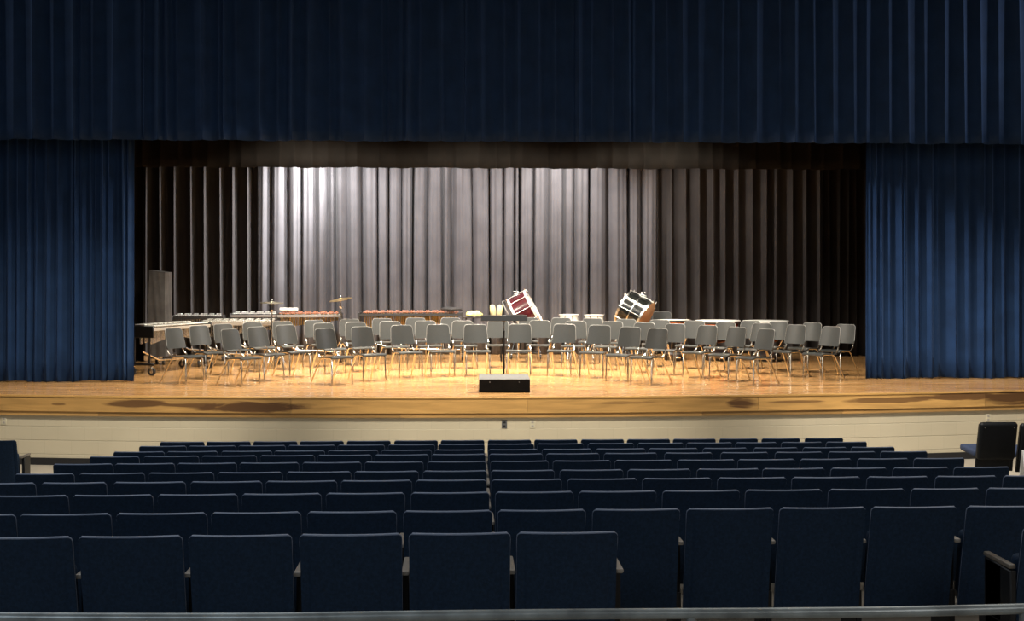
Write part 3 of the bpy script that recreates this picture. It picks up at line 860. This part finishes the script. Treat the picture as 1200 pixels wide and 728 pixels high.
# ------------------------------------------------------------------ percussion
def caster(parent, x, y, r, name='caster'):
    bm = B(); add_box(bm, (x, y, r * 2 + 0.012), (0.05, 0.06, 0.02), None, 0.004, 1)
    for s in (-1, 1): add_box(bm, (x + s * 0.024, y, r * 1.35), (0.006, 0.04, r * 1.5), None, 0.002, 1)
    c = obj(name, bm, M['silver'], parent)
    bm = B(); add_lathe(bm, [(r * 0.45, -0.018), (r * 0.95, -0.018), (r, -0.01), (r, 0.01), (r * 0.95, 0.018), (r * 0.45, 0.018), (r * 0.45, -0.018)], 18, RY(PI / 2), (x, y, r)); obj('wheel', bm, M['rubber'], c)
    bm = B(); add_lathe(bm, [(0, -0.021), (r * 0.5, -0.016), (r * 0.5, 0.016), (0, 0.021)], 14, RY(PI / 2), (x, y, r)); obj('hub', bm, M['silver'], c)


def mallet(name, label, loc, rz, Ln, Wl, Wh, H, bar, reso, frame, rail='frame_grey', wheel=0.055, reslen=0.32, arch=False):
    t = thing(name, label, 'mallet instrument', (*loc, ST), rz)
    n = max(12, int(Ln / 0.047))
    bw = Ln * 0.94 / n

    def wd(x): return Wl + (Wh - Wl) * (x / Ln + 0.5)
    bm = B()
    for i in range(n):
        x = -Ln * 0.47 + bw * (i + 0.5)
        w = wd(x) * 0.52
        add_box(bm, (x, -wd(x) * 0.24, H), (bw * 0.86, w, 0.018), None, 0.004, 1)
    obj('natural_bars', bm, M[bar], t)
    bm = B()
    for i in range(n - 1):
        if i % 7 in (2, 6): continue
        x = -Ln * 0.47 + bw * (i + 1.0)
        w = wd(x) * 0.46
        add_box(bm, (x, wd(x) * 0.25, H + 0.022), (bw * 0.80, w, 0.018), None, 0.004, 1)
    obj('accidental_bars', bm, M[bar], t)
    for sy, nm in ((-1, 'front_rail'), (1, 'rear_rail')):
        bm = B(); a = Vector((-Ln / 2, sy * Wl * 0.5, H - 0.055)); b = Vector((Ln / 2, sy * Wh * 0.5, H - 0.055))
        dv = b - a
        add_box(bm, (a + b) / 2, (dv.length, 0.022, 0.055), RZ(math.atan2(dv.y, dv.x)), 0.004, 1); obj(nm, bm, M[rail], t)
    bm = B()
    for i in range(n):
        x = -Ln * 0.47 + bw * (i + 0.5)
        q = i / (n - 1)
        l = reslen * (1.0 - 0.55 * q)
        if arch: l = reslen * (0.55 + 0.45 * abs(2 * q - 1))
        add_tube(bm, [(x, -wd(x) * 0.22, H - 0.03), (x, -wd(x) * 0.22, H - 0.03 - l)], bw * 0.36, 10)
    obj('resonator_tubes', bm, M[reso], t)
    bm = B()
    for i in range(n - 1):
        if i % 7 in (2, 6): continue
        x = -Ln * 0.47 + bw * (i + 1.0)
        l = reslen * (1.0 - 0.55 * i / n)
        add_tube(bm, [(x, wd(x) * 0.24, H - 0.02), (x, wd(x) * 0.24, H - 0.02 - l)], bw * 0.36, 10)
    obj('resonator_tubes', bm, M[reso], t)
    for s, w in ((-1, Wl), (1, Wh)):
        x = s * (Ln / 2 + 0.012)
        bm = B()
        add_box(bm, (x, 0, H - 0.10), (0.03, w + 0.04, 0.20), None, 0.006, 1)
        for sy in (-1, 1): add_tube(bm, [(x, sy * w * 0.36, H - 0.18), (x, sy * w * 0.36, wheel * 2 + 0.04)], 0.016, 8)
        add_box(bm, (x, 0, wheel * 2 + 0.045), (0.05, w + 0.06, 0.04), None, 0.006, 1)
        ef = obj('end_frame', bm, M[frame], t)
        for sy in (-1, 1): caster(t, x, sy * w * 0.46, wheel)
    bm = B(); add_tube(bm, [(-Ln / 2, 0, 0.42), (-Ln * 0.2, 0, 0.24), (Ln / 2, 0, 0.20)], 0.016, 8)
    obj('cross_brace', bm, M['silver'], t)
    return t


# left: vibraphone with big casters running away from the viewer
a = Vector(spot(167, 21.05)); b = Vector(spot(229, 22.7))
mid = (a + b) / 2; dv = b - a
mallet('vibraphone', 'long silver-barred vibraphone on big casters beside the navy curtain edge', (mid.x, mid.y), math.atan2(dv.y, dv.x) , dv.length, 0.42, 0.62, 0.86, 'alu_bar', 'silver', 'black_paint', 'arm_plastic', 0.075, 0.30, arch=True)
# second, facing the hall
x, y = spot(281, 23.3)
mallet('vibraphone', 'silver-barred vibraphone with hanging tubes standing behind the pale cymbal stand', (x, y), -0.02, 1.42, 0.56, 0.46, 0.87, 'alu_bar', 'silver', 'frame_dark', 'arm_plastic', 0.06, 0.30)
x, y = spot(233, 24.6)
mallet('bell_rack', 'narrow rack of silver bell bars behind the long vibraphone near the covered instrument', (x, y), 0.02, 0.98, 0.30, 0.24, 0.93, 'alu_bar', 'silver', 'frame_dark', 'frame_dark', 0.05, 0.16)
x, y = spot(299, 25.0)
mallet('bell_rack', 'low dark-framed rack of silver bars in front of the dark end of the rear curtain', (x, y), 0.0, 0.94, 0.34, 0.26, 0.955, 'alu_bar', 'frame_dark', 'frame_dark', 'frame_grey', 0.05, 0.16)
x, y = spot(363, 24.3)
mallet('xylophone', 'wooden-barred xylophone with golden tubes between the two cymbal stands', (x, y), 0.02, 1.24, 0.52, 0.42, 0.985, 'rosewood', 'brass', 'frame_dark', 'frame_grey', 0.055, 0.26, )
x, y = spot(482, 24.95)
mallet('marimba', 'long wooden-barred marimba in front of the grey curtain, right of the tilted cymbal', (x, y), 0.0, 2.08, 0.62, 0.40, 0.985, 'rosewood', 'brass', 'frame_dark', 'frame_dark', 0.06, 0.34, arch=True)
x, y = spot(338.5, 24.2)
bm = B(); add_lathe(bm, [(0, -0.18), (0.03, -0.18), (0.036, -0.17), (0.036, 0.17), (0.03, 0.18), (0, 0.18)], 14, RY(PI / 2))
o = obj('rolled_towel', bm, M['towel'], None); o.location = (x, y, ST + 1.055); tag(o, 'white rolled towel lying on the end of the xylophone bars', 'towel')
# cloth bundle on the marimba end
def lump(name, mt, label, cat, px, d, zz, sx, sy, sz, seed):
    R = random.Random(seed)
    t = bmesh.new(); bmesh.ops.create_icosphere(t, subdivisions=3, radius=1)
    ph = [R.uniform(0, 6) for _ in range(4)]
    for v in t.verts:
        c = v.co
        k = 1 + 0.16 * math.sin(4 * c.x + ph[0]) * math.cos(3 * c.y + ph[1]) + 0.10 * math.sin(7 * c.x + 5 * c.y + ph[2])
        v.co = Vector((c.x * sx * k, c.y * sy * k, max(-0.35, c.z) * sz * k))
    zmin = min(v.co.z for v in t.verts)
    for v in t.verts: v.co.z -= zmin
    o = obj(name, t, M[mt], None); x, y = spot(px, d); o.location = (x, y, ST + zz)
    return tag(o, label, cat)


lump('cloth_cover', 'black_cloth', 'dark crumpled cloth bundle heaped on the end of the long marimba', 'cloth', 529, 24.9, 0.997 + 0.018, 0.19, 0.16, 0.055, 3)
# trap table with a yellow bag behind the music stand
x, y = spot(566, 24.4)
t = thing('trap_table', 'black percussion table holding a yellow bag and pale wood blocks', 'table', (x, y, ST), 0.0, None)
bm = B(); add_box(bm, (0, 0, 0.895), (0.80, 0.40, 0.03), None, 0.006, 1); obj('table_top', bm, M['black_cloth'], t)
for sx in (-1, 1):
    for sy in (-1, 1): tube_obj('leg', [(sx * 0.34, sy * 0.15, 0.885), (sx * 0.37, sy * 0.17, 0.0)], 0.013, 'black_paint', t)
lump('cloth_bag', 'yellow_cloth', 'pale yellow cloth bag lying on the percussion table', 'bag', 555.5, 24.35, 0.911, 0.17, 0.12, 0.085, 5)
for i, (px, tilt) in enumerate(((578.2, -0.12), (584.8, 0.10))):
    bm = B(); add_lathe(bm, [(0, 0), (0.042, 0), (0.056, 0.02), (0.060, 0.10), (0.055, 0.19), (0.04, 0.225), (0, 0.235)], 16, RY(tilt))
    x, y = spot(px, 24.4)
    o = obj('wood_block', bm, M['pale_wood'], None); o.location = (x, y, ST + 0.918)
    tag(o, ['pale yellow rounded block standing upright, nearer the yellow cloth bag', 'pale yellow rounded block standing upright, nearer the tilted maroon drum'][i], 'percussion block', 'pale upright blocks on the percussion table')


def cymbal_stand(label, px, d, h, tilt, mt, ry=0.0):
    x, y = spot(px, d)
    t = thing('cymbal_stand', label, 'cymbal', (x, y, ST))
    bm = B(); add_tube(bm, [(0, 0, 0.12), (0, 0, h - 0.16)], 0.014, 10); obj('pole', bm, M['silver'], t)
    bm = B(); add_tube(bm, [(0, 0, h - 0.18), (0, 0, h + 0.055)], 0.009, 8); obj('upper_tube', bm, M['silver'], t)
    bm = B(); add_lathe(bm, [(0, -0.02), (0.024, -0.02), (0.024, 0.02), (0, 0.02)], 10, RY(PI / 2), (0, 0, h - 0.16)); add_box(bm, (0.03, 0, h - 0.16), (0.05, 0.012, 0.022)); obj('height_clamp', bm, M['silver'], t)
    bm = B(); add_lathe(bm, [(0, 0.026), (0.03, 0.024), (0.05, 0.014), (0.14, 0.004), (0.225, -0.010), (0.225, -0.013), (0.14, 0.0), (0.05, 0.010), (0, 0.02)], 40, RY(ry) @ RX(tilt), (0, 0, h)); obj('cymbal', bm, M[mt], t)
    bm = B(); add_lathe(bm, [(0, 0.0), (0.014, 0), (0.014, 0.03), (0.006, 0.04), (0, 0.04)], 10, None, (0, 0, h + 0.028)); obj('wing_nut', bm, M['silver'], t)
    for k in range(3):
        a = k * 2 * PI / 3 + 0.4
        tube_obj('leg', [(0.012 * math.cos(a), 0.012 * math.sin(a), 0.45), (0.30 * math.cos(a), 0.30 * math.sin(a), 0.02), (0.31 * math.cos(a), 0.31 * math.sin(a), 0.010)], 0.009, 'silver', t)
    return t


cymbal_stand('pale flat cymbal on a silver stand beside the silver vibraphone', 318.5, 22.7, 1.235, 0.03, 'cymbal_pale', 0.03)
cymbal_stand('golden tilted cymbal on a silver stand at the end of the xylophone', 399.3, 23.75, 1.275, 0.10, 'brass', -0.16)

# tall covered instrument
x, y = spot(188, 23.7)
t = thing('covered_chimes', 'tall instrument hidden under a dark grey fabric cover behind the vibraphone', 'covered instrument', (x, y, ST), -0.25)
def cov(s, q):
    W, D = 0.40, 0.33
    a = s * 2 * PI
    c, s_ = math.cos(a), math.sin(a)
    k = 1 / max(abs(c), abs(s_)) ** 0.86
    wob = 1 + 0.03 * math.sin(5 * a + 4 * q) * (1 - q) + 0.02 * math.sin(9 * a + 7 * q)
    sc = 1.0 - 0.10 * q
    return Vector((W / 2 * c * k * wob * sc * 0.98, D / 2 * s_ * k * wob * sc, 0.16 + (1.85 - 0.16 - 0.05 * (c + 1) * 0.5) * q))
bm = B()
NS, NQ = 48, 22
g = [[bm.verts.new(cov(i / NS, j / NQ)) for i in range(NS)] for j in range(NQ + 1)]
for j in range(NQ):
    for i in range(NS): bm.faces.new((g[j][i], g[j][(i + 1) % NS], g[j + 1][(i + 1) % NS], g[j + 1][i]))
bm.faces.new(g[-1]); obj('fabric_cover', bm, M['cover_cloth'], t, True, 50)
bm = B()
for sx in (-1, 1): add_box(bm, (sx * 0.15, 0, 0.13), (0.04, 0.34, 0.05), None, 0.006, 1)
for sx in (-1, 1): add_tube(bm, [(sx * 0.15, 0, 0.12), (sx * 0.13, 0, 1.6)], 0.02, 8)
obj('base_frame', bm, M['black_paint'], t)
for sx in (-1, 1):
    for sy in (-1, 1): caster(t, sx * 0.15, sy * 0.15, 0.045)


def bass_drum(label, px, py, d, rad, depth, tiltz, yaw, shell, headL, headR, mid_hoop, gauge):
    x, y = spot(px, d)
    z = EYE - (py - HOR) * d / F
    t = thing('bass_drum', label, 'drum', (x, y, z), 0.0)
    R = RZ(yaw) @ RY(-tiltz) @ RY(PI / 2)      # local z of the lathe becomes the drum axis, rising to the right by tiltz
    h = depth / 2
    bm = B(); add_lathe(bm, [(rad, -h), (rad, h)], 40, R); obj('shell', bm, M[shell], t)
    for s, hm in ((-1, headL), (1, headR)):
        bm = B(); add_lathe(bm, [(0, s * (h + 0.004)), (rad * 0.99, s * (h + 0.001))], 40, R); obj('head', bm, M[hm], t)
        bm = B(); add_lathe(bm, [(rad + 0.002, s * (h - 0.03)), (rad + 0.018, s * (h - 0.03)), (rad + 0.018, s * (h + 0.016)), (rad - 0.004, s * (h + 0.016)), (rad - 0.004, s * (h - 0.0)), (rad + 0.002, s * (h - 0.03))], 40, R); obj('hoop', bm, M['cover_white' if not mid_hoop else 'silver'], t)
    bm = B(); q = R @ Vector((-(rad + 0.03), 0, 0)); q = q if q.z > 0 else -q; add_box(bm, q, (0.16, 0.06, 0.05), R @ RY(PI / 2), 0.012, 2); add_tube(bm, [q, q + Vector((0.0, 0, 0.07))], 0.014, 8); add_tube(bm, [q + Vector((-0.05, 0, 0.06)), q + Vector((0.05, 0, 0.06))], 0.012, 8); obj('suspension_bracket', bm, M['silver'], t)
    if mid_hoop:
        bm = B(); add_lathe(bm, [(rad, -0.012), (rad + 0.012, -0.012), (rad + 0.012, 0.012), (rad, 0.012)], 40, R); obj('centre_band', bm, M['silver'], t)
    for k in range(10):
        a = 2 * PI * k / 10 + 0.2
        p = lambda zz, rr: R @ Vector((rr * math.cos(a), rr * math.sin(a), zz))
        bm = B(); add_tube(bm, [p(-h - 0.02, rad + 0.024), p(h + 0.02, rad + 0.024)], 0.0055 * gauge, 8)
        add_tube(bm, [p(-0.05, rad + 0.012), p(0.05, rad + 0.012)], 0.012, 8)
        rod = obj('tension_rod', bm, M['silver'], t)
        for s in (-1, 1):
            bm = B(); add_tube(bm, [p(s * (h + 0.02), rad + 0.0), p(s * (h + 0.02), rad + 0.055)], 0.012, 8); obj('claw', bm, M['silver'], rod)
    return t, R, (x, y, z)


def drum_cradle(label, px, d, zc, R, rad, w, ring):
    x, y = spot(px, d)
    t = thing('drum_cradle', label, 'drum stand', (x, y, ST), 0.0)
    zz = zc - ST
    if ring:
        bm = B(); pts = []
        for k in range(40):
            a = 2 * PI * k / 40
            c, s = math.cos(a), math.sin(a)
            kk = 1 / (abs(c) ** 4 + abs(s) ** 4) ** 0.25
            pts.append(R @ Vector(((rad + 0.06) * c * kk * 0.93, (rad + 0.06) * s * kk * 0.93, -w / 2 - 0.10)) + Vector((0, 0, zz)))
        add_tube(bm, pts, 0.014, 8, closed=True); obj('ring_frame', bm, M['frame_grey'], t)
    bm = B(); zb = zz - rad * 1.22 - 0.08
    for sx in (-1, 1):
        add_tube(bm, [(sx * 0.30, -0.28, 0.13), (sx * 0.20, 0, max(zb, 0.25)), (sx * 0.30, 0.28, 0.13)], 0.016, 8)
    add_tube(bm, [(-0.20, 0, max(zb, 0.25)), (0.20, 0, max(zb, 0.25))], 0.016, 8)
    add_tube(bm, [(0, 0, 0.13), (0, 0, max(zb, 0.25))], 0.03, 10)
    for sy in (-1, 1): add_tube(bm, [(-0.30, sy * 0.28, 0.13), (0.30, sy * 0.28, 0.13)], 0.014, 8)
    obj('frame', bm, M['black_paint'], t)
    for sx in (-1, 1):
        for sy in (-1, 1): caster(t, sx * 0.30, sy * 0.28, 0.045)


_, R, c = bass_drum('maroon bass drum tilted on its cradle with white hoops and head', 615.5, 365.5, 25.3, 0.385, 0.40, 0.50, -0.13, 'maroon', 'clear_head', 'drum_head', False, 1.6)
drum_cradle('grey ring stand under the tilted maroon bass drum', 615.5, 25.3, c[2], R, 0.385, 0.40, True)
_, R, c = bass_drum('black bass drum tilted on its cradle with a tan head', 744, 366.5, 25.2, 0.375, 0.50, -0.47, -0.46, 'shell_black', 'clear_head', 'head_tan', True, 1.0)
drum_cradle('black stand under the tilted black bass drum', 744, 25.2, c[2], R, 0.375, 0.5, False)
# bracket on top of the drums
def snare(label, px, d, top, glabel):
    x, y = spot(px, d)
    t = thing('snare_drum', label, 'drum', (x, y, ST + top - 0.14), 0.0, 'snare drums')
    Rr = 0.19
    bm = B(); add_lathe(bm, [(Rr, 0.005), (Rr, 0.135)], 32); obj('shell', bm, M['cover_white'], t)
    for z, nm in ((0.135, 'batter_head'), (0.004, 'snare_head')):
        bm = B(); add_lathe(bm, [(0, z), (Rr * 0.99, z)], 32); obj(nm, bm, M['drum_head'], t)
    for z in (0.0, 0.122):
        bm = B(); add_lathe(bm, [(Rr, z), (Rr + 0.014, z), (Rr + 0.014, z + 0.02), (Rr, z + 0.02), (Rr, z)], 32); obj('hoop', bm, M['cover_white'], t)
    for k in range(8):
        a = 2 * PI * k / 8 + 0.3
        bm = B(); add_tube(bm, [((Rr + 0.012) * math.cos(a), (Rr + 0.012) * math.sin(a), 0.01), ((Rr + 0.012) * math.cos(a), (Rr + 0.012) * math.sin(a), 0.135)], 0.007, 6); obj('lug', bm, M['silver'], t)
    s = thing('snare_stand', glabel, 'drum stand', (x, y, ST), 0.3, 'snare stands')
    hh = top - 0.15
    bm = B(); add_tube(bm, [(0, 0, 0.15), (0, 0, hh - 0.10)], 0.013, 8); obj('pole', bm, M['silver'], s)
    for k in range(3):
        a = k * 2 * PI / 3
        tube_obj('basket_arm', [(0, 0, hh - 0.10), (0.16 * math.cos(a), 0.16 * math.sin(a), hh - 0.02), (0.20 * math.cos(a), 0.20 * math.sin(a), hh - 0.008)], 0.008, 'silver', s)
        tube_obj('leg', [(0, 0, 0.35), (0.24 * math.cos(a), 0.24 * math.sin(a), 0.012), (0.25 * math.cos(a), 0.25 * math.sin(a), 0.010)], 0.009, 'silver', s)


snare('white-hooped snare drum level on its stand, next to the maroon bass drum', 666.5, 24.9, 0.935, 'silver tripod stand under the snare drum nearer the maroon bass drum')
snare('white-hooped snare drum level on its stand, next to the black bass drum', 696, 24.9, 0.925, 'silver tripod stand under the snare drum nearer the black bass drum')


def timpano(label, px, d, H, rad, covered, tilt=0.0):
    x, y = spot(px, d)
    t = thing('timpani', label, 'drum', (x, y, ST), 0.0, 'copper kettledrums')
    prof = [(0, H - 0.06 - rad * 0.95)] + [(rad * math.sin(a), H - 0.06 - rad * 0.95 * math.cos(a)) for a in [PI / 2 * k / 10 for k in range(1, 11)]] + [(rad, H - 0.03)]
    bm = B(); add_lathe(bm, prof, 36); obj('copper_bowl', bm, M['copper'], t)
    bm = B(); add_lathe(bm, [(rad + 0.002, H - 0.045), (rad + 0.026, H - 0.045), (rad + 0.026, H - 0.012), (rad + 0.0, H - 0.012)], 36); obj('hoop', bm, M['frame_dark'], t)
    bm = B(); add_lathe(bm, [(0, H - 0.006), (rad * 0.985, H - 0.012)], 36); obj('head', bm, M['drum_head'], t)
    if covered:
        bm = B(); add_lathe(bm, [(0, H + 0.022), (rad + 0.045, H + 0.022), (rad + 0.052, H + 0.012), (rad + 0.052, H - 0.006), (rad + 0.0, H - 0.006), (0, H - 0.004)], 40); obj('head_cover', bm, M['cover_white'], t)
    for k in range(4):
        a = k * PI / 2 + PI / 4
        c, s = math.cos(a), math.sin(a)
        tube_obj('strut', [((rad + 0.012) * c, (rad + 0.012) * s, H - 0.05), ((rad + 0.02) * c, (rad + 0.02) * s, H - 0.25), (rad * 0.55 * c, rad * 0.55 * s, 0.18)], 0.013, 'silver', t)
    bm = B(); add_lathe(bm, [(0, 0.10), (rad * 0.70, 0.10), (rad * 0.72, 0.13), (rad * 0.5, 0.20), (0.05, 0.24), (0, 0.24)], 28); obj('base', bm, M['black_paint'], t)
    for k in range(3):
        a = k * 2 * PI / 3 - PI / 2
        caster(t, rad * 0.6 * math.cos(a), rad * 0.6 * math.sin(a), 0.045)
    bm = B(); add_box(bm, (0, -rad * 0.85, 0.10), (0.10, 0.24, 0.02), RX(0.2), 0.005, 1); obj('pedal', bm, M['silver'], t)


timpano('copper kettledrum with a bare white head next to the black bass drum', 790.5, 24.75, 0.842, 0.315, False)
timpano('copper kettledrum under a flat white cover, between two other kettledrums', 841.5, 24.7, 0.80, 0.405, True)
timpano('copper kettledrum under a flat white cover, farthest from the black bass drum', 897.5, 24.5, 0.80, 0.415, True)

# ------------------------------------------------------------------ lights
def area(name, loc, target, sx, sy, power, col, spread=180):
    l = bpy.data.lights.new(name, 'AREA'); l.shape = 'RECTANGLE'; l.size = sx; l.size_y = sy; l.energy = power; l.color = col
    l.spread = math.radians(spread)
    o = bpy.data.objects.new(name, l); C.objects.link(o); o.location = loc
    o.rotation_euler = (Vector(target) - Vector(loc)).to_track_quat('-Z', 'Y').to_euler()
    return o


def spotl(name, loc, target, power, col, size, blend=0.5, rad=0.1):
    l = bpy.data.lights.new(name, 'SPOT'); l.energy = power; l.color = col; l.spot_size = math.radians(size); l.spot_blend = blend; l.shadow_soft_size = rad
    o = bpy.data.objects.new(name, l); C.objects.link(o); o.location = loc
    o.rotation_euler = (Vector(target) - Vector(loc)).to_track_quat('-Z', 'Y').to_euler()
    return o


WARM = (1.0, 0.90, 0.74)
# work lights over the band, hung between the valance and the black border and just behind the border
for i, X in enumerate((-2.6, 0.4, 3.4)):
    area('stage_light', (X, 20.45, 5.65), (X * 0.9 + 0.1, 20.9, ST), 1.6, 0.5, 300, WARM, 140)
for i, X in enumerate((-2.8, 0.6, 4.0)):
    area('stage_light', (X, 22.7, 6.0), (X * 0.9, 22.5, ST), 1.6, 0.5, 215, WARM, 88)
# lamps washing the rear curtain, followed by added fills
spotl('curtain_light', (x_on(385, 25.0), 24.7, 6.3), (x_on(390, 26.5), 26.5, 3.2), 1700, (1.0, 0.97, 0.96), 100, 1.0, 0.15)
spotl('curtain_light', (x_on(655, 25.0), 24.7, 6.3), (x_on(650, 26.5), 26.5, 3.2), 1400, (1.0, 0.94, 0.90), 100, 1.0, 0.15)
spotl('curtain_light', (x_on(515, 25.0), 24.6, 6.3), (x_on(515, 26.5), 26.5, 3.2), 900, (1.0, 0.95, 0.93), 100, 1.0, 0.15)  # added between the lamps to even out the wash
spotl('curtain_light', (x_on(440, 25.6), 25.4, 6.0), (x_on(235, 26.4), 26.4, 3.0), 2200, (1.0, 0.98, 0.98), 60, 0.8, 0.1)  # added fill grazing the left folds to brighten their edges
spotl('curtain_light', (x_on(720, 25.0), 24.6, 6.0), (x_on(885, 26.5), 26.5, 2.6), 520, (1.0, 0.90, 0.82), 80, 1.0, 0.12)  # added fill lifting the dim right end of the curtain
# added fill spots above the seats, aimed at the stage edge
for X, tx, p, c in ((-1.5, -6.0, 4600, (1.0, 0.93, 0.80)), (0.8, 0.8, 4200, (1.0, 0.93, 0.80)), (3.0, 7.6, 6000, (1.0, 0.94, 0.84))):
    spotl('stage_edge_fill', (X, 12.8, 8.2), (tx, 17.8, 0.75), p, c, 46, 0.9, 0.2)
# added unseen spots raking sideways over the velvet to bring out its folds
spotl('raking_fill', (0.3, 17.6, 7.4), (-6.9, 20.0, 1.9), 1000, (0.95, 0.97, 1.0), 27, 1.0, 0.1)
spotl('raking_fill', (1.4, 17.6, 7.4), (9.0, 20.0, 1.75), 2800, (0.95, 0.97, 1.0), 25, 1.0, 0.1)
spotl('raking_fill', (13.2, 18.2, 7.2), (5.0, 19.6, 6.2), 640, (0.97, 0.97, 1.0), 55, 1.0, 0.1)
spotl('raking_fill', (-12.2, 18.2, 7.2), (-4.0, 19.6, 6.2), 260, (1.0, 0.95, 0.88), 55, 1.0, 0.1)
# house lights, then added fills behind the camera
area('house_light', (-4.0, 10.5, 8.3), (-4.0, 10.5, 0), 7, 8, 210, (0.86, 0.93, 1.0))
area('house_light', (5.5, 10.5, 8.3), (5.5, 10.5, 0), 7, 8, 240, (1.0, 0.95, 0.88))
area('seat_back_fill', (-5.0, -3.5, 6.8), (-2.0, 8, 1), 6, 2.5, 78, (0.80, 0.90, 1.0), 120)  # added pair of fills brightening the seat backs, cool left and warm right
area('seat_back_fill', (6.0, -3.5, 6.8), (4.0, 8, 1), 6, 2.5, 72, (1.0, 0.95, 0.90), 120)

w = bpy.data.worlds.new('World'); bpy.context.scene.world = w; w.use_nodes = True
w.node_tree.nodes['Background'].inputs['Color'].default_value = (0.6, 0.7, 1.0, 1)
w.node_tree.nodes['Background'].inputs['Strength'].default_value = 0.02

# ------------------------------------------------------------------ camera
cam = bpy.data.cameras.new('camera')
cam.sensor_width = 36.0; cam.lens = F / 1200.0 * 36.0
cam.shift_y = (HOR - 364.0) / 1200.0
cam.clip_start = 0.05; cam.clip_end = 200
co = bpy.data.objects.new('camera', cam); C.objects.link(co)
co.location = (0, 0, EYE); co.rotation_euler = (PI / 2, 0, -TH)
bpy.context.scene.camera = co
vs = bpy.context.scene.view_settings
vs.view_transform = 'Standard'; vs.look = 'None'; vs.exposure = 0.0; vs.gamma = 1.0
